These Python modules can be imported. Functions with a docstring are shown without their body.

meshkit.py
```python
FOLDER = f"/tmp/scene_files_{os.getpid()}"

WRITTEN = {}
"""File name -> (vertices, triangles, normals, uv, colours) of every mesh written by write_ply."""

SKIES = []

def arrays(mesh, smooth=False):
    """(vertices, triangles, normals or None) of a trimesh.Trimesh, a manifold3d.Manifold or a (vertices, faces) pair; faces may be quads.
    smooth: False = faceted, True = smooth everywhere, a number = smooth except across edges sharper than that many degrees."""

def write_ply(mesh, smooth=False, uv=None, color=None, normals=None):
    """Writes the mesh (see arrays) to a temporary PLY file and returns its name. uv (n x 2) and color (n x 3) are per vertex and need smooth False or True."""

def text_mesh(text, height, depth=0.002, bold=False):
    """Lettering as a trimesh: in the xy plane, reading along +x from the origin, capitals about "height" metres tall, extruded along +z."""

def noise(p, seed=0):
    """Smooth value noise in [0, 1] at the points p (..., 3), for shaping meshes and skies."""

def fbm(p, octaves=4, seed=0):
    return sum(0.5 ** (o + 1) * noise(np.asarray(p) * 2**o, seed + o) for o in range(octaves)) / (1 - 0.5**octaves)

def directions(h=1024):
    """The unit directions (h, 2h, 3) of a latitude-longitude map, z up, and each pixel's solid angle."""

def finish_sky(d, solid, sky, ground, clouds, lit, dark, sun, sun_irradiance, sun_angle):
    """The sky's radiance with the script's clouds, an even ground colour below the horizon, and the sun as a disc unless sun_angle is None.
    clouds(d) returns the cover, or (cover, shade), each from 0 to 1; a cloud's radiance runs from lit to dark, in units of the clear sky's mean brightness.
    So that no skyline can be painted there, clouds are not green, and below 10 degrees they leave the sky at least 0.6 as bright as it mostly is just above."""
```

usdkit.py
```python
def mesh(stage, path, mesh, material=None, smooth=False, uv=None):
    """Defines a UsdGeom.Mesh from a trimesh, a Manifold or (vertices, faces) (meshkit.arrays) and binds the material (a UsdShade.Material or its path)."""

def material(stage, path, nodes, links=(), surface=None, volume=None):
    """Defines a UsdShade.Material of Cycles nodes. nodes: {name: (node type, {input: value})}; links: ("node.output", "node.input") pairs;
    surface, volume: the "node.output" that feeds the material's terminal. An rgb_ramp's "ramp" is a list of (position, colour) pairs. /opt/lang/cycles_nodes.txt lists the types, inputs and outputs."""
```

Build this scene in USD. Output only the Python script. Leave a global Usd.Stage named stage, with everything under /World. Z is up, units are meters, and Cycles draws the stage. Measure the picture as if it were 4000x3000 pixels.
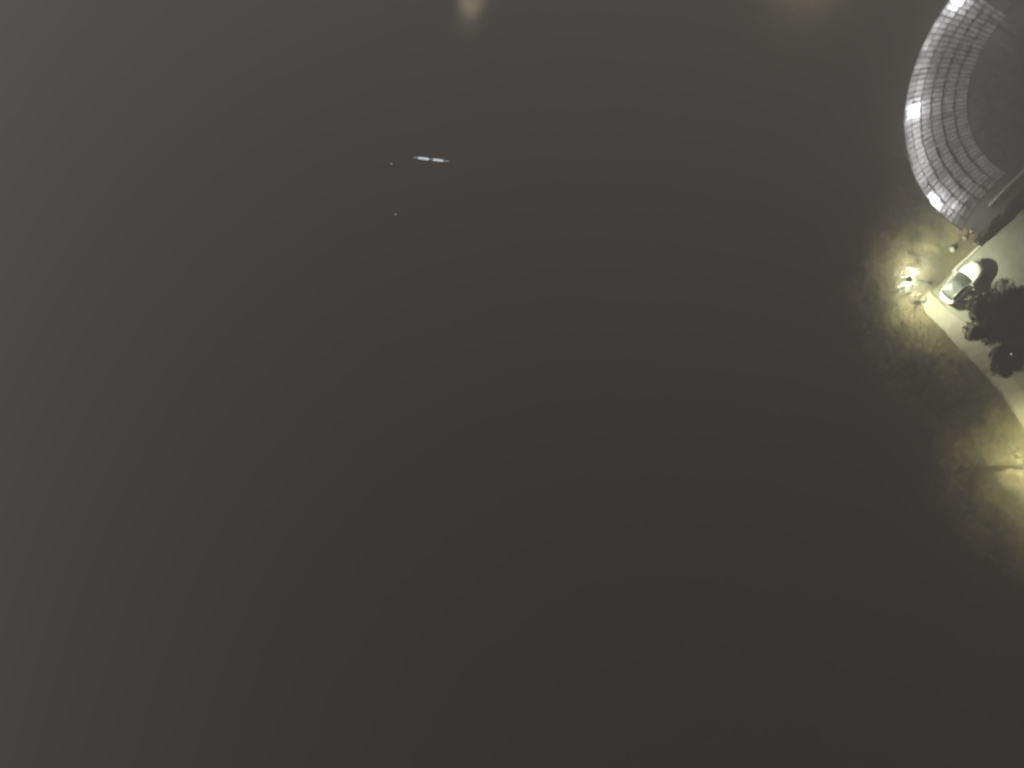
import math, random
import numpy as np, trimesh
import usdkit
from meshkit import fbm, noise
from shapely.geometry import Polygon, LineString
from pxr import Usd, UsdGeom, UsdLux, UsdShade, Sdf, Gf, Vt

random.seed(7)
RNG = np.random.default_rng(7)
stage = Usd.Stage.CreateInMemory()
UsdGeom.SetStageUpAxis(stage, 'Z')
UsdGeom.Xform.Define(stage, '/World')
UsdGeom.Scope.Define(stage, '/World/Looks')

# ------------------------------------------------------------------ camera, sky, added fog light, exposure
H, DIP, FPX = 74.0, math.radians(35.6), 2890.0      # high floor, phone held upright (picture turned on its side)
sD, cD = math.sin(DIP), math.cos(DIP)
FW, RT, UP = np.array([0, cD, -sD]), np.array([0, -sD, -cD]), np.array([1.0, 0, 0])
CAM = np.array([0, 0, H])
cam = UsdGeom.Camera.Define(stage, '/World/camera')
cam.AddTransformOp().Set(Gf.Matrix4d(*RT, 0, *UP, 0, *(-FW), 0, *CAM, 1))
cam.CreateProjectionAttr('perspective')
cam.CreateHorizontalApertureAttr(36.0)
cam.CreateVerticalApertureAttr(27.0)
cam.CreateFocalLengthAttr(36.0 * FPX / 4000)
cam.CreateClippingRangeAttr(Gf.Vec2f(0.1, 8000))
cam.CreateExposureAttr(0.0)
cam.CreateFStopAttr(2.5)                  # the phone missed its focus in the dark: everything is a little soft
cam.CreateFocusDistanceAttr(3.0)

FILL_DIR = np.array([-0.84, 0.30, 0.52]) / np.linalg.norm([-0.84, 0.30, 0.52])     # towards the added fog light; no moon is seen
SKY_STRENGTH = 0.0080
SUN_EL, SUN_ROT = math.asin(FILL_DIR[2]), math.atan2(FILL_DIR[0], FILL_DIR[1])
usdkit.material(stage, '/World/Looks/night_sky', {
    'sky': ('sky_texture', {'sky_type': 'single_scattering', 'sun_disc': False, 'sun_elevation': SUN_EL, 'sun_rotation': SUN_ROT}),
    'tc': ('texture_coordinate', {}),
    'n': ('noise_texture', {'scale': 2.0, 'detail': 4.0}),
    'cl': ('rgb_ramp', {'ramp': [(0.3, (5.0, 4.1, 5.1)), (0.7, (6.4, 5.25, 6.5))]}),
    'm': ('mix_color', {'fac': 0.995, 'use_clamp': False}),
    'b': ('background_shader', {'strength': SKY_STRENGTH})},
    [('tc.generated', 'n.vector'), ('n.fac', 'cl.fac'), ('sky.color', 'm.a'), ('cl.color', 'm.b'), ('m.result', 'b.color')], surface='b.background')
dome = UsdLux.DomeLight.Define(stage, '/World/sky')
UsdShade.MaterialBindingAPI.Apply(dome.GetPrim()).Bind(UsdShade.Material.Get(stage, '/World/Looks/night_sky'))
fog_fill = UsdLux.DistantLight.Define(stage, '/World/fog_fill_light')  # added distant light without a visible source, grades brightness across the fog
fog_fill.CreateIntensityAttr(0.44)
fog_fill.CreateAngleAttr(14.0)
fog_fill.CreateNormalizeAttr(True)
fog_fill.CreateColorAttr(Gf.Vec3f(1.0, 0.95, 0.85))
fog_fill.AddOrientOp().Set(Gf.Quatf(Gf.Rotation(Gf.Vec3d(0, 0, 1), Gf.Vec3d(*FILL_DIR)).GetQuat()))


def G(u, v, z=0.0):
    """The point at height z that a pixel of the 4000 x 3000 photograph looks at."""
    k = FW + (u - 2000) / FPX * RT - (v - 1500) / FPX * UP
    return CAM + k * (z - H) / k[2]


# ------------------------------------------------------------------ helpers
M = {}


def look(name, color, rough=0.6, scale=6.0, var=0.25, bump=0.0, color2=None, spec=0.5, extra=None, detail=5.0):
    c2 = tuple(color2) if color2 is not None else tuple(max(0.0, c * (1 - var)) for c in color)
    nodes = {'tc': ('texture_coordinate', {}), 'n': ('noise_texture', {'scale': scale, 'detail': detail, 'roughness': 0.62}),
             'r': ('rgb_ramp', {'ramp': [(0.3, c2), (0.7, tuple(color))]}),
             'p': ('principled_bsdf', {'roughness': rough, 'specular_ior_level': spec, **(extra or {})})}
    links = [('tc.object', 'n.vector'), ('n.fac', 'r.fac'), ('r.color', 'p.base_color')]
    if bump:
        nodes['b'] = ('bump', {'strength': 0.6, 'distance': bump})
        links += [('n.fac', 'b.height'), ('b.normal', 'p.normal')]
    M[name] = usdkit.material(stage, '/World/Looks/' + name, nodes, links, surface='p.BSDF')
    return M[name]


def emitter(name, color, strength):
    M[name] = usdkit.material(stage, '/World/Looks/' + name, {'e': ('emission', {'color': color, 'strength': strength})}, [], surface='e.emission')


used = {}


def free(parent, name):
    k = used.get((parent, name), 0)
    used[(parent, name)] = k + 1
    return f'{parent}/{name}' if k == 0 else f'{parent}/{name}_{k:03d}'


def ppath(parent):
    return '/World' if parent is None else str(parent.GetPath())


def tag(prim, label=None, cat=None, group=None, kind=None):
    for k, v in (('label', label), ('category', cat), ('group', group), ('kind', kind)):
        if v:
            prim.SetCustomDataByKey(k, v)
    return prim


def obj(name, mesh, mat, parent=None, smooth=False, label=None):
    m = usdkit.mesh(stage, free(ppath(parent), name), mesh, M[mat], smooth)
    if label:
        m.GetPrim().SetCustomDataByKey('label', label)
    return m.GetPrim()


def thing(name, label, cat, loc=(0, 0, 0), rz=0.0, group=None, tilt=None):
    x = UsdGeom.Xform.Define(stage, free('/World', name))
    x.AddTranslateOp().Set(Gf.Vec3d(*map(float, loc)))
    if tilt is None:
        x.AddRotateZOp().Set(math.degrees(rz))
    else:
        x.AddRotateXYZOp().Set(Gf.Vec3f(tilt[0], tilt[1], math.degrees(rz)))
    return tag(x.GetPrim(), label, cat, group)


def dup(src, label, loc, rz=0.0, scale=1.0):
    x = UsdGeom.Xform.Define(stage, free('/World', src.GetName().rstrip('0123456789').rstrip('_')))
    p = x.GetPrim()
    p.GetReferences().AddInternalReference(src.GetPath())
    p.SetInstanceable(True)
    x.ClearXformOpOrder()
    x.AddTransformOp(opSuffix='place').Set(Gf.Matrix4d().SetScale(scale) * Gf.Matrix4d().SetRotate(Gf.Rotation(Gf.Vec3d(0, 0, 1), math.degrees(rz))) * Gf.Matrix4d().SetTranslate(Gf.Vec3d(*map(float, loc))))
    return tag(p, label)


def cat_(ms):
    return trimesh.util.concatenate(ms)


def box(sx, sy, sz, at=(0, 0, 0), rz=0.0):
    m = trimesh.creation.box([sx, sy, sz])
    if rz:
        m.apply_transform(trimesh.transformations.rotation_matrix(rz, [0, 0, 1]))
    m.apply_translation(at)
    return m


def tube(pts, radii, n=8, cap=True):
    """A tapering round tube along a polyline."""
    pts = np.asarray(pts, float)
    radii = np.broadcast_to(np.asarray(radii, float), (len(pts),))
    t = np.gradient(pts, axis=0)
    t /= np.linalg.norm(t, axis=1, keepdims=True) + 1e-12
    ref = np.array([0, 0, 1.0]) if abs(t[0, 2]) < 0.9 else np.array([1.0, 0, 0])
    a = np.arange(n) * 2 * math.pi / n
    v = []
    for p, d, r in zip(pts, t, radii):
        x = np.cross(ref, d); x /= np.linalg.norm(x) + 1e-12
        y = np.cross(d, x)
        ref = y if abs(d @ y) < 0.9 else ref
        ref = np.cross(d, x)
        v.append(p + r * (np.cos(a)[:, None] * x + np.sin(a)[:, None] * y))
        ref = -np.cross(x, d)
    v = np.vstack(v)
    f = []
    for i in range(len(pts) - 1):
        for k in range(n):
            b, c = i * n + k, i * n + (k + 1) % n
            f += [[b, c, c + n], [b, c + n, b + n]]
    if cap:
        v = np.vstack([v, pts[0], pts[-1]])
        for k in range(n):
            f += [[(k + 1) % n, k, len(v) - 2], [(len(pts) - 1) * n + k, (len(pts) - 1) * n + (k + 1) % n, len(v) - 1]]
    return trimesh.Trimesh(v, f, process=False)


def lathe(profile, n=20):
    return trimesh.creation.revolve(np.asarray(profile, float), sections=n)


def slab(points, z0, z1):
    """A flat polygon of ground points as a slab from z0 to z1."""
    m = trimesh.creation.extrude_polygon(Polygon([(p[0], p[1]) for p in points]).buffer(0), z1 - z0, engine='earcut')
    m.apply_translation([0, 0, z0])
    return m


def loft(rings, closed=True, caps=True):
    n = len(rings[0])
    v = np.vstack(rings)
    f = []
    for i in range(len(rings) - 1):
        for k in range(n if closed else n - 1):
            a, b = i * n + k, i * n + (k + 1) % n
            f += [[a, b, b + n], [a, b + n, a + n]]
    if caps:
        v = np.vstack([v, np.mean(rings[0], 0), np.mean(rings[-1], 0)])
        for k in range(n):
            f += [[(k + 1) % n, k, len(v) - 2], [(len(rings) - 1) * n + k, (len(rings) - 1) * n + (k + 1) % n, len(v) - 1]]
    m = trimesh.Trimesh(v, f, process=False)
    m.fix_normals()
    return m


# ------------------------------------------------------------------ materials
E1, E2 = G(3610, 1180), G(4110, 1850)  # lamp pool centres; the earth colour is painted paler around them
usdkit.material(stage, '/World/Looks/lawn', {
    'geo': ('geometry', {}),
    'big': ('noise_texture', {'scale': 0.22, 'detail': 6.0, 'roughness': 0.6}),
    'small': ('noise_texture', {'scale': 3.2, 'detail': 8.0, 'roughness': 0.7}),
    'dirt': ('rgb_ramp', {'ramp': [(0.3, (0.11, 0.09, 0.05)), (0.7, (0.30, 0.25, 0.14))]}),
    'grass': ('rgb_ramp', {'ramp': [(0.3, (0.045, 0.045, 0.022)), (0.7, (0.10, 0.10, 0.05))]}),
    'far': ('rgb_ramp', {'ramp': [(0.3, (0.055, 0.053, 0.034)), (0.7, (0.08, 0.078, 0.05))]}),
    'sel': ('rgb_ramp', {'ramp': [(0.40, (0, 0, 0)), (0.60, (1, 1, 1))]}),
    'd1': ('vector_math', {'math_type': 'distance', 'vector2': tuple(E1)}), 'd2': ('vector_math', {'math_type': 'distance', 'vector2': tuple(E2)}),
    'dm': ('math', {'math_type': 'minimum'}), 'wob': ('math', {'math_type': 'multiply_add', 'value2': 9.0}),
    'pool_fade': ('map_range', {'range_type': 'smoothstep', 'from_min': 9.0, 'from_max': 18.0, 'to_min': 0.0, 'to_max': 1.0, 'clamp': True}),
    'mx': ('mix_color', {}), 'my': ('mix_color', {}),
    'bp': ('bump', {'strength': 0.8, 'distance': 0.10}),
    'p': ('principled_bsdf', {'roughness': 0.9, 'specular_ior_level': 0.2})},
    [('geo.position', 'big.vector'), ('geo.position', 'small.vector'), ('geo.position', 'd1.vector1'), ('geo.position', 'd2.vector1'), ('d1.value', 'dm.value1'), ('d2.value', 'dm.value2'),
     ('big.fac', 'wob.value1'), ('dm.value', 'wob.value3'), ('wob.value', 'pool_fade.value'),
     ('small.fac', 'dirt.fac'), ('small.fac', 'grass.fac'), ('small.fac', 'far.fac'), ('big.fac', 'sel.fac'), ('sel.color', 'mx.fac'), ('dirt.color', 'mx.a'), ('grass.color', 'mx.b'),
     ('pool_fade.result', 'my.fac'), ('mx.result', 'my.a'), ('far.color', 'my.b'), ('my.result', 'p.base_color'), ('small.fac', 'bp.height'), ('bp.normal', 'p.normal')], surface='p.BSDF')
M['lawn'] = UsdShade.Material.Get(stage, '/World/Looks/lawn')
look('parking_surface', (0.30, 0.30, 0.235), 0.75, 1.3, 0.3, 0.01)
look('path_concrete', (0.38, 0.36, 0.28), 0.8, 1.6, 0.22, 0.006)
look('kerb_concrete', (0.42, 0.40, 0.33), 0.8, 5.0, 0.25, 0.006)
look('court_paving', (0.055, 0.05, 0.042), 0.55, 0.9, 0.35, 0.006)
look('white_paint', (0.80, 0.80, 0.77), 0.28, 3.0, 0.04, extra={'coat_weight': 0.6, 'coat_roughness': 0.06})
look('grey_roof', (0.12, 0.13, 0.12), 0.30, 4.0, 0.06, extra={'coat_weight': 1.0, 'coat_roughness': 0.10})
look('dewy_glass', (0.085, 0.095, 0.085), 0.22, 9.0, 0.15, extra={'coat_weight': 0.7, 'coat_roughness': 0.12})
look('side_glass', (0.035, 0.04, 0.038), 0.12, 9.0, 0.2)
look('pale_rail', (0.62, 0.62, 0.5), 0.35, 6.0, 0.08)
look('tyre_rubber', (0.02, 0.02, 0.02), 0.85, 20.0)
look('alloy', (0.5, 0.5, 0.5), 0.35, 20.0, 0.1, extra={'metallic': 0.8})
look('black_trim', (0.025, 0.025, 0.025), 0.5, 20.0)
look('lamp_lens', (0.7, 0.7, 0.68), 0.1, 20.0, 0.05)
look('red_lens', (0.35, 0.02, 0.015), 0.15, 20.0, 0.1)
look('dark_green_metal', (0.05, 0.055, 0.042), 0.45, 12.0)
look('pale_metal', (0.5, 0.5, 0.42), 0.4, 12.0, 0.15)
look('bright_steel', (0.75, 0.74, 0.7), 0.2, 12.0, 0.1, extra={'metallic': 0.9})
look('pale_bark', (0.55, 0.5, 0.4), 0.8, 9.0, 0.35, 0.01)
look('dark_bark', (0.09, 0.075, 0.055), 0.9, 9.0, 0.4, 0.01)
look('shrub_leaf', (0.12, 0.115, 0.075), 0.5, 1.5, 0.5)
look('hedge_leaf', (0.10, 0.10, 0.07), 0.55, 1.5, 0.45)
look('dry_grass', (0.17, 0.15, 0.08), 0.9, 4.0, 0.4)
look('white_stone', (0.62, 0.61, 0.54), 0.8, 5.0, 0.2, 0.01)
look('frame_metal', (0.18, 0.18, 0.18), 0.45, 12.0)
look('wall_stone', (0.45, 0.45, 0.44), 0.8, 4.0, 0.25, 0.01)
for k, t in enumerate((0.82, 0.74, 0.64, 0.78)):
    M[f'pane_{k}'] = usdkit.material(stage, f'/World/Looks/frosted_pane_{k}', {
        'd': ('diffuse_bsdf', {'color': (0.46 * t, 0.45 * t, 0.46 * t)}), 't': ('translucent_bsdf', {'color': (t, t, t * 0.98)}),
        'g': ('glossy_bsdf', {'color': (0.9, 0.9, 0.9), 'roughness': 0.18}), 'f': ('fresnel', {'IOR': 1.45}),
        'a': ('mix_closure', {'fac': 0.62}), 'm': ('mix_closure', {})},
        [('d.BSDF', 'a.closure1'), ('t.BSDF', 'a.closure2'), ('f.fac', 'm.fac'), ('a.closure', 'm.closure1'), ('g.BSDF', 'm.closure2')], surface='m.closure')
emitter('street_light', (0.97, 1.0, 0.72), 20500.0)
emitter('yellow_light', (0.98, 0.97, 0.56), 20000.0)
emitter('warm_light', (1.0, 0.9, 0.72), 12000.0)
emitter('weak_warm_light', (1.0, 0.84, 0.55), 8500.0)
emitter('cool_light', (0.95, 0.94, 1.0), 700.0)
emitter('weak_cool_light', (1.0, 0.96, 0.97), 165.0)
emitter('tube_light', (0.78, 0.9, 1.0), 2.5)
emitter('faint_glow', (0.78, 0.9, 1.0), 1.0)
emitter('dim_light', (0.9, 0.95, 0.9), 2.2)

# ------------------------------------------------------------------ the setting
n = 60
ang = np.arange(n) * 2 * math.pi / n
ground = trimesh.Trimesh(np.vstack([[0, 0, 0], np.c_[2600 * np.cos(ang), 2600 * np.sin(ang), 0 * ang]]), [[0, k + 1, (k + 1) % n + 1] for k in range(n)], process=False)
tag(obj('ground', ground, 'lawn'), 'dark lawn and bare earth around the parking bay, painted paler inside the lamp pools', kind='structure')

park = [G(u, v) for u, v in ((3646, 1136), (3720, 1068), (3806, 988), (4012, 786), (4240, 560), (5200, 900), (5000, 2400), (4300, 2000), (4062, 1602), (3962, 1472), (3862, 1346), (3792, 1270), (3702, 1206))]
tag(obj('parking_bay', slab(park, -0.3, 0.010), 'parking_surface'), 'pale worn parking bay under the white car', kind='structure')
path_r = [(3632, 1138), (3700, 1208), (3790, 1272), (3860, 1348), (3960, 1474), (4060, 1604), (4300, 2002)]
path_l = [(4200, 2062), (4018, 1690), (3938, 1568), (3850, 1458), (3745, 1350), (3690, 1288), (3622, 1222), (3598, 1168)]
foot = [G(u, v) for u, v in path_r + path_l]
tag(obj('footpath', slab(foot, -0.3, 0.06), 'path_concrete'), 'pale concrete footpath running behind the white car', kind='structure')


def kerb(name, pix, w, h, mat):
    line = LineString([tuple(G(u, v)[:2]) for u, v in pix])
    k = UsdGeom.Xform.Define(stage, free('/World', name)).GetPrim()
    tag(k, kind='structure')
    n = max(2, int(line.length / 0.95))
    for q in range(n):
        m = trimesh.creation.extrude_polygon(LineString([line.interpolate(line.length * (q + t) / n) for t in (0.012, 0.5, 0.988)]).buffer(w / 2, cap_style=2), h + 0.3 + RNG.uniform(-0.008, 0.008), engine='earcut')
        m.apply_translation([0, 0, -0.3])
        obj('kerb_stone', m, mat, k)


kerb('kerb', [(3722, 1062), (3806, 984), (4012, 782), (4240, 556)], 0.24, 0.13, 'kerb_concrete')
kerb('path_kerb', path_l[1:], 0.12, 0.10, 'kerb_concrete')

# circular court under the glazed canopy
cc = np.array([0.0, 0.0])
rim = [(3690, 14), (3660, 81), (3606, 174), (3574, 258), (3552, 361), (3530, 434), (3533, 520), (3557, 641), (3581, 725), (3611, 768), (3641, 807), (3686, 828)]
Q = np.array([G(u, v, 3.2)[:2] for u, v in rim])
sol = np.linalg.lstsq(np.c_[2 * Q, np.ones(len(Q))], (Q ** 2).sum(1), rcond=None)[0]
CC, R0 = sol[:2], math.sqrt(sol[2] + sol[0] ** 2 + sol[1] ** 2)
from shapely.geometry import Point
disc = Point(*CC).buffer(R0 + 0.2, 48).difference(Polygon([q[:2] for q in park]).buffer(0.35))
disc = max(getattr(disc, 'geoms', [disc]), key=lambda g: g.area)
court = trimesh.creation.extrude_polygon(disc, 0.33, engine='earcut')
court.apply_translation([0, 0, 0.02 - 0.33])
tag(obj('court', court, 'court_paving'), 'round paved court under the curved glazed canopy', kind='structure')

# ------------------------------------------------------------------ glazed canopy: a curved ring roof of small frosted panes
canopy = thing('glazed_canopy', 'curved ring shaped canopy of small frosted panes lit from beneath', 'canopy', (CC[0], CC[1], 0))
a_end = [math.atan2(*(G(u, v, 3.2)[:2] - CC)[::-1]) for u, v in ((3790, 856), (3745, -70))]
A0, A1 = a_end[1], a_end[0]
WID, NC, NR = 5.6, 6, 46
print('canopy', CC, R0, math.degrees(A0), math.degrees(A1), 'pitch', (A1 - A0) * R0 / NR)


def arch(s):
    return 2.9 + 1.15 * math.sin(math.pi * min(1.0, 0.06 + 0.82 * s)) ** 0.8


def cpt(a, s, dz=0.0):
    r = R0 - s * WID
    return np.array([r * math.cos(a), r * math.sin(a), arch(s) + dz])


for j in range(NR):
    for i in range(NC):
        a, b = A0 + (A1 - A0) * j / NR, A0 + (A1 - A0) * (j + 1) / NR
        s, t = i / NC, (i + 1) / NC
        q = np.array([cpt(a, s), cpt(b, s), cpt(b, t), cpt(a, t)])
        c = q.mean(0)
        e1, e2 = q[1] - q[0], q[3] - q[0]
        g1, g2 = 0.03 * e1 / np.linalg.norm(e1), 0.03 * e2 / np.linalg.norm(e2)
        q = q + np.array([g1 + g2, -g1 + g2, -g1 - g2, g1 - g2])
        q[:, 2] += RNG.normal(0, 0.012, 4)
        v = np.vstack([q, q - [0, 0, 0.02]])
        f = [[0, 1, 2], [0, 2, 3]] + [x for k in range(4) for x in ([k, k + 4, (k + 1) % 4 + 4], [k, (k + 1) % 4 + 4, (k + 1) % 4])]
        m = trimesh.Trimesh(v, f, process=False)
        obj('pane', m, f'pane_{RNG.choice([0, 0, 1, 1, 2, 3])}', canopy)
for j in range(NR + 1):
    a = A0 + (A1 - A0) * j / NR
    obj('rib', tube([cpt(a, s, -0.035) for s in np.linspace(0, 1, 9)], 0.04, 5), 'frame_metal', canopy)
for i in range(NC + 1):
    obj('ring_bar', tube([cpt(a, i / NC, -0.04) for a in np.linspace(A0 - 0.004, A1 + 0.004, 70)], 0.042, 5), 'frame_metal', canopy)
for j in range(2, NR - 5, 6):
    for s in (0.03, 0.55):
        p = cpt(A0 + (A1 - A0) * (j + 0.5) / NR, s)
        obj('post', tube([[p[0], p[1], 0.0], [p[0], p[1], p[2] - 0.1]], 0.05, 8), 'frame_metal', canopy)


def ring_lamp(a, s, drop, r, mat, label, name='hanging_lamp', group=None):
    p = cpt(a, s) + [CC[0], CC[1], 0]
    t = thing(name, label, 'lamp', (p[0], p[1], p[2] - drop), 0, group)
    obj('globe', trimesh.creation.icosphere(2, r), mat, t, True)
    obj('cord', tube([[0, 0, r * 0.95], [0, 0, drop - 0.08]], 0.012, 5), 'frame_metal', t)


def ang_of(u, v):
    d = G(u, v, 3.5)[:2] - CC
    a = math.atan2(d[1], d[0])
    return a, (R0 - np.hypot(*d)) / WID


for (u, v), lab in zip(((3582, 432), (3652, 783), (3748, 14)), ('bright white globe hanging under the canopy at its outermost bend', 'bright white globe hanging under the lower end of the canopy, nearest the hedge', 'bright white globe hanging under the canopy at the picture edge')):
    a, s = ang_of(u, v)
    print('lamp', math.degrees(a), s)
    ring_lamp(a, s, 0.65, 0.11, 'cool_light', lab)
for k, (u, v) in enumerate(((3640, 95), (3618, 175), (3600, 260), (3590, 340), (3578, 520), (3588, 575), (3598, 632), (3606, 690), (3720, 812))):
    a, s = ang_of(u, v)
    ring_lamp(a, max(0.17, s + 0.05), 0.8, 0.10, 'weak_cool_light', 'small dim globe added under the canopy to brighten the band between the lamps', 'added_fill_globe', 'added dim globes under the canopy')  # most are added only to brighten the band between the bright globes


# ------------------------------------------------------------------ street lamps
def street_lamp(foot_uv, h, mat, label, tilt=0.0, toward=None):
    p = G(*foot_uv)
    t = thing('street_lamp', label, 'street lamp', (p[0], p[1], 0))
    obj('base', lathe([[0, 0], [0.16, 0], [0.16, 0.12], [0.09, 0.22], [0.07, 0.5], [0, 0.5]], 14), 'dark_green_metal', t, 30)
    obj('pole', tube([[0, 0, 0.45], [0, 0, h - 0.15], [0, 0, h + 0.02]], [0.055, 0.04, 0.035], 10), 'pale_metal', t, 40)
    if toward is None:
        turn = np.eye(4)
    else:
        d = G(*toward) - p
        turn = trimesh.transformations.rotation_matrix(-math.radians(tilt), [-d[1], d[0], 0]) 
    up = np.array(turn)
    up[2, 3] += h

    def head(m):
        m.apply_transform(up)
        return m
    obj('shade', head(lathe([[0, 0.28], [0.07, 0.275], [0.13, 0.22], [0.22, 0.06], [0.30, -0.20], [0.29, -0.20], [0.21, 0.055], [0.12, 0.21], [0, 0.26]], 28)), 'pale_metal', t, 30)
    b = trimesh.creation.icosphere(2, 0.115); b.apply_translation([0, 0, -0.03])
    obj('bulb', head(b), mat, t, True)
    obj('beam_blocker', head(lathe([[0, -0.245], [0.10, -0.24], [0.10, -0.225], [0, -0.22]], 14)), 'dark_green_metal', t)  # opaque disc added below the bulb to weaken the light straight down
    obj('socket', head(lathe([[0, 0.04], [0.035, 0.04], [0.035, 0.20], [0, 0.20]], 10)), 'dark_green_metal', t)
    return t


street_lamp((3634, 1104), 4.3, 'street_light', 'capped street lamp beside the white car, among the bare saplings', 9, (3900, 1060))
street_lamp((4146, 1812), 4.5, 'yellow_light', 'capped street lamp with a yellow light past the thin post')
street_lamp((1850, -10), 3.4, 'warm_light', 'distant street lamp whose warm pool fades into the fog')
street_lamp((3200, -165), 4.6, 'weak_warm_light', 'street lamp beyond the lawn next to the upper end of the canopy')


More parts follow.
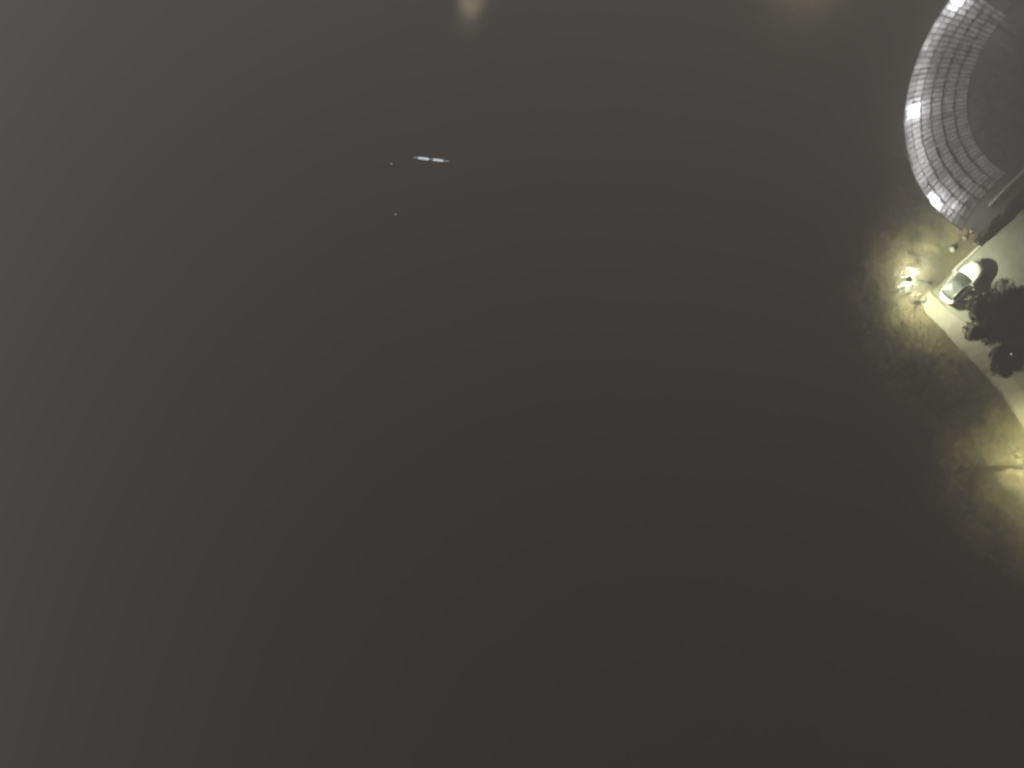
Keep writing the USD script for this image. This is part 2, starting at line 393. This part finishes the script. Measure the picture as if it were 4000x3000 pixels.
# ------------------------------------------------------------------ white car
def make_car():
    a, b = G(3689, 1178, 0.7), G(3826, 1030, 0.7)
    mid = (a + b) / 2
    t = thing('parked_car', 'white car with grey roof parked nose to the hedge under the street lamp', 'car', (mid[0], mid[1], 0.010), math.atan2(b[1] - a[1], b[0] - a[0]))
    L, W = 4.40, 0.90                                         # length, half width

    def half(x):                                              # half width along the car
        u = abs(x) / (L / 2)
        return W * (1 - 0.34 * max(0.0, (u - 0.5) / 0.5) ** 2.6 - 0.04 * u * u)

    def beltz(x):
        return 0.90 + 0.06 * math.exp(-((x + 1.9) / 0.9) ** 2) - 0.16 * max(0.0, (x - 0.9) / 1.3) ** 1.6 - 0.25 * max(0, (-x - 2.0) / 0.2) ** 2 * 0.5

    rings = []
    xs = np.concatenate([[-2.2, -2.17, -2.1], np.linspace(-2.0, 2.0, 25), [2.1, 2.17, 2.2]])
    for x in xs:
        w, bz = half(x), beltz(x)
        e = max(0.0, 1 - ((abs(x) - 2.05) / 0.15)) if abs(x) > 2.05 else 1.0
        e = 0.35 + 0.65 * min(1.0, e) ** 0.5
        zb = 0.22 + 0.16 * (1 - e)
        mz = (zb + bz) / 2
        hgt = (bz - zb) / 2 * (0.55 + 0.45 * e)
        crown = 0.07 * e
        half_ring = [(0, zb), (w * 0.80, zb), (w * 0.97, zb + 0.10), (w, mz), (w * 0.985, bz - 0.12), (w * 0.93, bz - 0.02), (w * 0.80, bz + 0.015), (w * 0.45, bz + crown * 0.8), (0, bz + crown)]
        pts = [(x, y, mz + (z - mz) * (hgt / ((bz - zb) / 2))) for y, z in half_ring] + [(x, -y, mz + (z - mz) * (hgt / ((bz - zb) / 2))) for y, z in half_ring[-2:0:-1]]
        pts = np.array(pts)
        pts[:, 0] -= (0.50 if x > 0 else -0.24) * (abs(x) / 2.2) ** 3 * (pts[:, 1] / W) ** 2
        rings.append(pts)
    obj('body', loft(rings), 'white_paint', t, 50)

    # greenhouse: a lower and an upper outline with the same number of points, split into panes
    def outline(x0, x1, w, bulge_f, bulge_r, nf=9, ns=13):
        fr = [(x1 + bulge_f * (1 - (y / w) ** 2), y) for y in np.linspace(w, -w, nf)]
        rs = [(x, -w * (1 - 0.10 * ((x - (x0 + x1) / 2) / ((x1 - x0) / 2)) ** 4)) for x in np.linspace(x1, x0, ns)][1:-1]
        re = [(x0 - bulge_r * (1 - (y / w) ** 2), y) for y in np.linspace(-w, w, nf)]
        ls = [(x, w * (1 - 0.10 * ((x - (x0 + x1) / 2) / ((x1 - x0) / 2)) ** 4)) for x in np.linspace(x0, x1, ns)][1:-1]
        return np.array(fr + rs + re + ls)

    lo, hi = outline(-1.60, 0.66, 0.78, 0.26, 0.16), outline(-1.28, -0.16, 0.62, 0.14, 0.12)
    nf, ns = 9, 13
    lo3 = np.c_[lo, [beltz(x) + 0.02 for x in lo[:, 0]]]
    hi3 = np.c_[hi, [1.405 - 0.05 * ((x + 0.75) / 0.7) ** 2 for x in hi[:, 0]]]
    md3 = (lo3 + hi3) / 2 + np.c_[0.05 * (lo - lo.mean(0)) / np.linalg.norm(lo - lo.mean(0), axis=1)[:, None], np.full(len(lo), 0.03)]
    N = len(lo)

    def strip(idx, shrink=0.0, push=0.0):
        c = np.array([lo3[idx], md3[idx], hi3[idx]])
        return loft(list(c), closed=False, caps=False)

    fr = list(range(0, nf)); rs = list(range(nf - 1, nf + ns - 1)); re = list(range(nf + ns - 2, 2 * nf + ns - 2)); ls = [k % N for k in range(2 * nf + ns - 3, N + 1)]
    obj('windscreen', strip(fr), 'dewy_glass', t, True)
    obj('side_window', strip(rs), 'side_glass', t, True)
    obj('rear_window', strip(re), 'dewy_glass', t, True)
    obj('side_window', strip(ls), 'side_glass', t, True)
    ctr = hi3.mean(0)
    tops = [hi3 * 1.0]
    for k, dz in ((0.75, 0.035), (0.5, 0.058), (0.25, 0.07)):
        q = ctr + (hi3 - ctr) * k; q[:, 2] = hi3[:, 2] * k + (1 - k) * 1.40 + dz
        tops.append(q)
    rv = np.vstack(tops + [[ctr[0], ctr[1], 1.475]])
    rf = []
    for r_ in range(3):
        for k in range(N):
            a_, b_ = r_ * N + k, r_ * N + (k + 1) % N
            rf += [[a_, a_ + N, b_ + N], [a_, b_ + N, b_]]
    rf += [[3 * N + k, len(rv) - 1, 3 * N + (k + 1) % N] for k in range(N)]
    roof = trimesh.Trimesh(rv, rf, process=False); roof.fix_normals()
    if roof.face_normals[:, 2].mean() < 0:
        roof.invert()
    obj('roof', roof, 'grey_roof', t, True)
    for sgn, idx in ((-1, rs), (1, ls)):
        p = hi3[idx] + [0, 0.015 * sgn, 0.035]
        obj('roof_rail', tube(p, 0.032, 7), 'pale_rail', t, True)
        obj('shoulder', tube([(x, sgn * (half(x) * 0.90), beltz(x) + 0.012) for x in np.linspace(-1.9, 0.8, 16)], 0.03, 6), 'white_paint', t, True)
        pill = lambda i: tube([lo3[i] + [0, 0.01 * sgn, 0], md3[i] + [0, 0.014 * sgn, 0], hi3[i] + [0, 0.01 * sgn, 0]], 0.03, 6)
        obj('pillar', pill(idx[0] if sgn < 0 else idx[-1]), 'white_paint', t, True)
        obj('pillar', pill(idx[-1] if sgn < 0 else idx[0]), 'white_paint', t, True)
        obj('pillar', pill(idx[6]), 'black_trim', t, True)
        for hx in (-0.95, 0.0):
            obj('door_handle', box(0.20, 0.035, 0.03, (hx, sgn * 0.905, 0.80)), 'pale_rail', t)
        mm = trimesh.creation.icosphere(2, 0.1); mm.apply_scale([0.75, 1.15, 0.8]); mm.apply_translation([0.50, sgn * 0.98, 1.0])
        mr = obj('wing_mirror', mm, 'white_paint', t, True)
        obj('mirror_glass', box(0.012, 0.16, 0.10, (0.425, sgn * 0.98, 1.0)), 'lamp_lens', mr)
        for wx in (-1.32, 1.34):
            ty = lathe([[0.19, -0.10], [0.30, -0.105], [0.325, -0.07], [0.325, 0.07], [0.30, 0.105], [0.19, 0.10], [0.19, -0.10]], 26)
            ty.apply_transform(trimesh.transformations.rotation_matrix(math.pi / 2, [1, 0, 0])); ty.apply_translation([wx, sgn * 0.815, 0.325])
            wh = obj('wheel', ty, 'tyre_rubber', t, 40)
            rm = cat_([trimesh.creation.cylinder(radius=0.055, height=0.20)] + [box(0.19, 0.035, 0.05, (0.095, 0, 0.0)).apply_transform(trimesh.transformations.rotation_matrix(q * 2 * math.pi / 5, [0, 0, 1])) for q in range(5)] + [lathe([[0.17, -0.09], [0.2, -0.09], [0.2, 0.09], [0.17, 0.09], [0.17, -0.09]], 24)])
            rm.apply_transform(trimesh.transformations.rotation_matrix(math.pi / 2, [1, 0, 0])); rm.apply_translation([wx, sgn * 0.815, 0.325])
            obj('rim', rm, 'alloy', wh)
        hl = trimesh.creation.icosphere(2, 0.13); hl.apply_scale([0.9, 1.3, 0.6]); hl.apply_translation([1.86, sgn * 0.58, 0.64])
        obj('headlight', hl, 'lamp_lens', t, True)
        obj('tail_light', box(0.10, 0.26, 0.12, (-2.04, sgn * 0.60, 0.80)), 'red_lens', t)
        obj('wiper', tube([(0.86 - 0.02, sgn * 0.05 + 0.1, 0.965), (0.70, sgn * 0.05 - 0.32, 1.02)], 0.010, 4), 'black_trim', t)
    obj('grille', box(0.05, 0.9, 0.14, (2.185, 0, 0.52)), 'black_trim', t)
    obj('number_plate', box(0.03, 0.46, 0.11, (2.215, 0, 0.40)), 'lamp_lens', t)
    obj('number_plate', box(0.03, 0.46, 0.11, (-2.215, 0, 0.52)), 'lamp_lens', t)
    return t


make_car()


# ------------------------------------------------------------------ plants
def leaves(centres, normals, size, n_sides=4):
    """Small folded leaf faces at the given points."""
    v, f = [], []
    for c, nn in zip(centres, normals):
        nn = nn / (np.linalg.norm(nn) + 1e-9)
        x = np.cross(nn, RNG.normal(size=3)); x /= np.linalg.norm(x) + 1e-9
        y = np.cross(nn, x)
        s = size * RNG.uniform(0.6, 1.4)
        k = len(v)
        v += [c - x * s, c + y * s * 0.45 + nn * s * 0.12, c + x * s, c - y * s * 0.45 + nn * s * 0.12]
        f += [[k, k + 1, k + 2], [k, k + 2, k + 3]]
    return trimesh.Trimesh(np.array(v), np.array(f), process=False)


def crown_points(n, r, squash, seed, lumps=13):
    rg = np.random.default_rng(seed)
    cl = rg.normal(size=(lumps, 3)); cl /= np.linalg.norm(cl, axis=1, keepdims=True)
    cl = cl * rg.uniform(0.25, 0.85, (lumps, 1)) * r
    cl[:, 2] = cl[:, 2] * squash + 0
    rr = rg.uniform(0.22, 0.55, lumps) * r
    k = rg.integers(0, lumps, n)
    d = rg.normal(size=(n, 3)); d /= np.linalg.norm(d, axis=1, keepdims=True)
    p = cl[k] + d * (rr[k] * rg.uniform(0.4, 1.2, n) ** 0.5)[:, None] * [1, 1, squash]
    return p, d + rg.normal(0, 0.5, (n, 3))


def shrub_tree(uv, r, h, label, seed, n=5200):
    p = G(uv[0], uv[1], h)
    t = thing('broadleaf_tree', label, 'tree', (p[0], p[1], 0))
    obj('trunk', tube([[0, 0, 0], [0.05, 0.02, h * 0.5], [0.0, 0.06, h]], [0.13, 0.10, 0.05], 8), 'dark_bark', t, True)
    rg = np.random.default_rng(seed)
    for k in range(4):
        a = rg.uniform(0, 6.28)
        obj('limb', tube([[0.03, 0.02, h * 0.55], [0.4 * r * math.cos(a), 0.4 * r * math.sin(a), h * 0.85], [0.7 * r * math.cos(a), 0.7 * r * math.sin(a), h * 1.05]], [0.06, 0.04, 0.015], 6), 'dark_bark', t, True)
    c, nn = crown_points(n, r, 0.72, seed)
    obj('crown', leaves(c + [0, 0, h], nn, 0.13), 'shrub_leaf', t)
    return t


shrub_tree((3836, 1202), 1.5, 1.7, 'small dark leafy tree right next to the white car', 11)
shrub_tree((3962, 1185), 1.95, 2.1, 'dark leafy tree at the picture edge, facing the nose of the white car', 12)
shrub_tree((3868, 1300), 1.7, 1.8, 'dark leafy tree whose wavy edge overhangs the footpath', 13)
shrub_tree((3975, 1290), 2.2, 2.2, 'largest dark leafy tree, at the picture edge below the white car', 14)
shrub_tree((3945, 1408), 1.6, 1.7, 'dark leafy tree with a small bright garden light in front of it', 15)


def sapling(uv, h, lean, label, seed, branches, foot_r=0.05):
    p = G(*uv)
    t = thing('bare_sapling', label, 'tree', (p[0], p[1], 0))
    rg = np.random.default_rng(seed)
    top = np.array([lean[0], lean[1], h])
    trunk = [top * s + [0.04 * math.sin(5 * s), 0.04 * math.cos(4 * s) - 0.04, 0] for s in np.linspace(0, 1, 8)]
    obj('trunk', tube(trunk, np.linspace(foot_r, 0.018, 8), 7), 'pale_bark', t, True)
    for k in range(branches):
        s = rg.uniform(0.42, 0.97)
        a = rg.uniform(0, 2 * math.pi)
        ln = h * rg.uniform(0.16, 0.34) * (1.25 - s * 0.4)
        b0 = top * s + [0.04 * math.sin(5 * s), 0.04 * math.cos(4 * s) - 0.04, 0]
        d = np.array([math.cos(a), math.sin(a), rg.uniform(0.1, 0.7)])
        pts = [b0 + d * ln * q + [0, 0, 0.10 * ln * q * q] + rg.normal(0, 0.02, 3) * q for q in np.linspace(0, 1, 5)]
        br = obj('branch', tube(pts, np.linspace(0.042, 0.014, 5), 5), 'pale_bark', t, True)
        for m in range(2):
            q = rg.uniform(0.4, 0.85)
            c0 = b0 + d * ln * q + [0, 0, 0.10 * ln * q * q]
            e = d + rg.normal(0, 0.7, 3)
            obj('twig', tube([c0, c0 + e * ln * 0.2, c0 + e * ln * 0.38 + [0, 0, 0.03]], [0.022, 0.016, 0.008], 4), 'pale_bark', br, True)
    return t


sapling((3578, 1112), 2.3, (0.05, 0.05), 'bare pale sapling with spreading twigs beside the street lamp', 21, 13)
sapling((3604, 1156), 2.0, (-0.1, 0.2), 'shorter bare sapling closest to the end of the footpath', 22, 10, 0.045)
sapling((3600, 1056), 2.9, (0.0, 0.0), 'slender bare trunk with hardly any branches standing off the path', 23, 2, 0.05)

# hedge between the kerb and the low wall
hl_ = [G(u, v)[:2] for u, v in ((3822, 950), (3905, 872), (4000, 778), (4140, 640))]
hline = LineString([tuple(q) for q in hl_])
hp = thing('hedge', 'low dark hedge between the kerb and the pale wall', 'hedge')
pts, nrm = [], []
for k in range(9000):
    q = np.array(hline.interpolate(RNG.uniform(0, hline.length)).coords[0])
    th = RNG.uniform(-0.3, math.pi + 0.3)
    bump_ = 0.75 + 0.5 * noise(np.array([q[0] * 1.3, q[1] * 1.3, th]), 3)
    dirn = (hl_[-1] - hl_[0]) / np.linalg.norm(hl_[-1] - hl_[0]); side = np.array([-dirn[1], dirn[0]])
    y, z = math.cos(th) * 0.46 * bump_, max(0.05, math.sin(th) * 0.75 * bump_ + 0.05)
    pts.append([*(q + side * y), z]); nrm.append([*(side * math.cos(th)), math.sin(th)] + RNG.normal(0, 0.5, 3))
obj('foliage', leaves(np.array(pts), np.array(nrm), 0.10), 'hedge_leaf', hp)
core = trimesh.creation.extrude_polygon(hline.buffer(0.34, cap_style=2), 0.5, engine='earcut')
obj('stems', core, 'dark_bark', hp)

# low wall beyond the hedge
wl = LineString([tuple(G(u, v, 0.4)[:2]) for u, v in ((3862, 806), (3925, 738), (4005, 660), (4150, 520))])
w_ = thing('low_wall', 'thin pale low wall running beside the dark hedge', 'wall')
ww = trimesh.creation.extrude_polygon(wl.buffer(0.06, cap_style=2), 0.40, engine='earcut')
obj('wall_base', ww, 'wall_stone', w_)
L_ = wl.length
nst = int(L_ / 0.6)
for k in range(nst):
    seg = LineString([wl.interpolate(k * L_ / nst + 0.01), wl.interpolate((k + 1) * L_ / nst - 0.01)]).buffer(0.085, cap_style=2)
    cs = trimesh.creation.extrude_polygon(seg, 0.06, engine='earcut'); cs.apply_translation([0, 0, 0.402 + RNG.uniform(0, 0.006)])
    obj('coping_stone', cs, 'wall_stone', w_)


look('weathered_stone', (0.24, 0.24, 0.20), 0.85, 5.0, 0.25, 0.01)


def boulder(uv, r, label, seed):
    p = G(uv[0], uv[1], r * 0.6)
    m = trimesh.creation.icosphere(3, r)
    v = m.vertices
    m.vertices = v * (0.86 + 0.30 * fbm(v / r * 1.4 + 10 * seed, 3, seed))[:, None] * [1.05, 1, 0.78]
    m.apply_translation([p[0], p[1], r * 0.6])
    tag(obj('boulder', m, 'weathered_stone', None, True), label, 'stone')


boulder((3722, 972), 0.30, 'largest pale boulder, brightest of the row beside the kerb', 1)
boulder((3770, 928), 0.22, 'middle pale boulder in the row leading to the low wall', 2)
boulder((3795, 900), 0.19, 'smallest pale boulder, closest to the low wall', 3)


def bollard(uv, h, label):
    p = G(uv[0], uv[1], h)
    t = thing('bollard', label, 'bollard', (p[0], p[1], 0))
    obj('post', tube([[0, 0, 0], [0, 0, h - 0.08]], 0.05, 12), 'dark_green_metal', t, 40)
    obj('cap', lathe([[0, h - 0.08], [0.065, h - 0.08], [0.07, h - 0.05], [0.05, h - 0.01], [0, h]], 14), 'white_paint', t, 30)


bollard((3802, 1129), 0.9, 'short bollard with a bright white cap beside the front door of the white car')
bollard((3782, 1155), 0.9, 'short bollard with a bright white cap beside the rear door of the white car')


def garden_light(uv, h, r, label):
    p = G(uv[0], uv[1], h)
    t = thing('garden_light', label, 'lamp', (p[0], p[1], 0))
    obj('spike', tube([[0, 0, 0], [0, 0, h - r]], 0.018, 6), 'dark_green_metal', t)
    b = trimesh.creation.icosphere(2, r); b.apply_translation([0, 0, h])
    obj('globe', b, 'dim_light', t, True)
    obj('collar', lathe([[0, h - r], [r * 0.6, h - r], [r * 0.6, h - r * 0.7], [0, h - r * 0.7]], 12), 'dark_green_metal', t)


garden_light((3950, 1383), 3.3, 0.05, 'small bright garden light on a tall spike among the dark trees')

# thin post in the yellow pool at the picture edge
p = G(4056, 1818)
t = thing('thin_post', 'thin pale post standing in the yellow pool of light', 'post', (p[0], p[1], 0))
obj('shaft', tube([[0, 0, 0], [0, 0, 4.0]], [0.045, 0.03], 9), 'dark_green_metal', t, 40)
obj('cap', lathe([[0, 3.99], [0.07, 3.99], [0.07, 4.05], [0, 4.09]], 12), 'pale_metal', t)

# far mast with two light tubes, and two faint far lights
p = G(1762, 633)
t = thing('light_mast', 'distant mast in the fog carrying two upright white light tubes', 'light mast', (p[0], p[1], 0), 0, None, (0.0, -4.4))
obj('shaft', tube([[0, 0, 0], [0, 0, 8.4]], [0.11, 0.06], 9), 'dark_green_metal', t, 40)
for z0, z1 in ((2.0, 4.1), (5.2, 7.3)):
    ca = obj('tube_bracket', cat_([box(0.05, 0.26, 0.05, (0, -0.12, z0 + 0.1)), box(0.05, 0.26, 0.05, (0, -0.12, z1 - 0.1))]), 'dark_green_metal', t)
    obj('light_tube', tube([[0, -0.26, z0], [0, -0.26, z1]], 0.21, 10), 'tube_light', ca, 40)
obj('glow_strip', tube([[0, -0.26, 0.6], [0, -0.26, 1.98]], 0.10, 8), 'faint_glow', t, 40)  # emissive strips stand in for the faint glow around the two tubes
obj('glow_strip', tube([[0, -0.26, 4.12], [0, -0.26, 5.18]], 0.10, 8), 'faint_glow', t, 40)
obj('glow_strip', tube([[0, -0.26, 7.32], [0, -0.26, 8.3]], 0.10, 8), 'faint_glow', t, 40)
for uv, h, lab in (((1528, 640), 1.0, 'faint tiny light in the fog level with the distant mast'), ((1545, 836), 1.0, 'faint tiny light in the fog, farther down the dark lawn from the mast')):
    garden_light(uv, h, 0.12, lab)
garden_light((3837, 186), 0.9, 0.10, 'faint pale light inside the dark court of the canopy')

# ------------------------------------------------------------------ dry grass on the lit lawn
tuft_v, tuft_f = [], []
for k in range(7):
    a, ln = random.uniform(0, 6.28), random.uniform(0.06, 0.14)
    d = np.array([math.cos(a), math.sin(a), 0]); s_ = np.array([-d[1], d[0], 0]) * 0.008
    b0 = len(tuft_v)
    tuft_v += [-s_, s_, d * ln * 0.5 + [0, 0, ln * 0.8]]
    tuft_f += [[b0, b0 + 1, b0 + 2]]
inst = UsdGeom.PointInstancer.Define(stage, '/World/grass')
proto = usdkit.mesh(stage, '/World/grass/tuft', (np.array(tuft_v), np.array(tuft_f)), M['dry_grass'])
inst.CreatePrototypesRel().SetTargets([proto.GetPath()])
pp, pk = Polygon([q[:2] for q in park]).buffer(0.1), Polygon([q[:2] for q in foot]).buffer(0.1)
from shapely import contains_xy
cand = np.vstack([np.c_[RNG.normal(G(3600, 1180)[0], 5.5, 9000), RNG.normal(G(3600, 1180)[1], 5.5, 9000)], np.c_[RNG.normal(G(4040, 1850)[0], 3.5, 3500), RNG.normal(G(4040, 1850)[1], 3.5, 3500)]])
ok = ~contains_xy(pp, cand[:, 0], cand[:, 1]) & ~contains_xy(pk, cand[:, 0], cand[:, 1]) & (noise(np.c_[cand * 0.55, 0 * cand[:, 0]], 5) > 0.38) & (np.hypot(*(cand - CC).T) > R0 + 0.4)
cand = cand[ok]
inst.CreatePositionsAttr(Vt.Vec3fArray.FromNumpy(np.c_[cand, 0 * cand[:, 0]].astype(np.float32)))
inst.CreateProtoIndicesAttr(Vt.IntArray([0] * len(cand)))
inst.CreateScalesAttr(Vt.Vec3fArray.FromNumpy((RNG.uniform(0.6, 1.5, (len(cand), 1)) * np.ones((1, 3))).astype(np.float32)))
an = RNG.uniform(0, math.pi, len(cand))
inst.CreateOrientationsAttr(Vt.QuathArray([Gf.Quath(float(math.cos(q)), 0, 0, float(math.sin(q))) for q in an]))
tag(inst.GetPrim(), 'sparse dry grass on the lawn by the street lamp', 'grass', kind='stuff')

# ------------------------------------------------------------------ fog
FOG = 0.010
M['fog'] = usdkit.material(stage, '/World/Looks/fog', {'v': ('principled_volume', {'color': (0.92, 0.90, 0.89), 'density': FOG, 'anisotropy': -0.40})}, [], volume='v.volume')
tag(obj('haze', box(5600, 5600, H + 10, (0, 0, (H + 10) / 2 - 1.3)), 'fog'), 'thick night fog over the whole place', 'fog', kind='stuff')
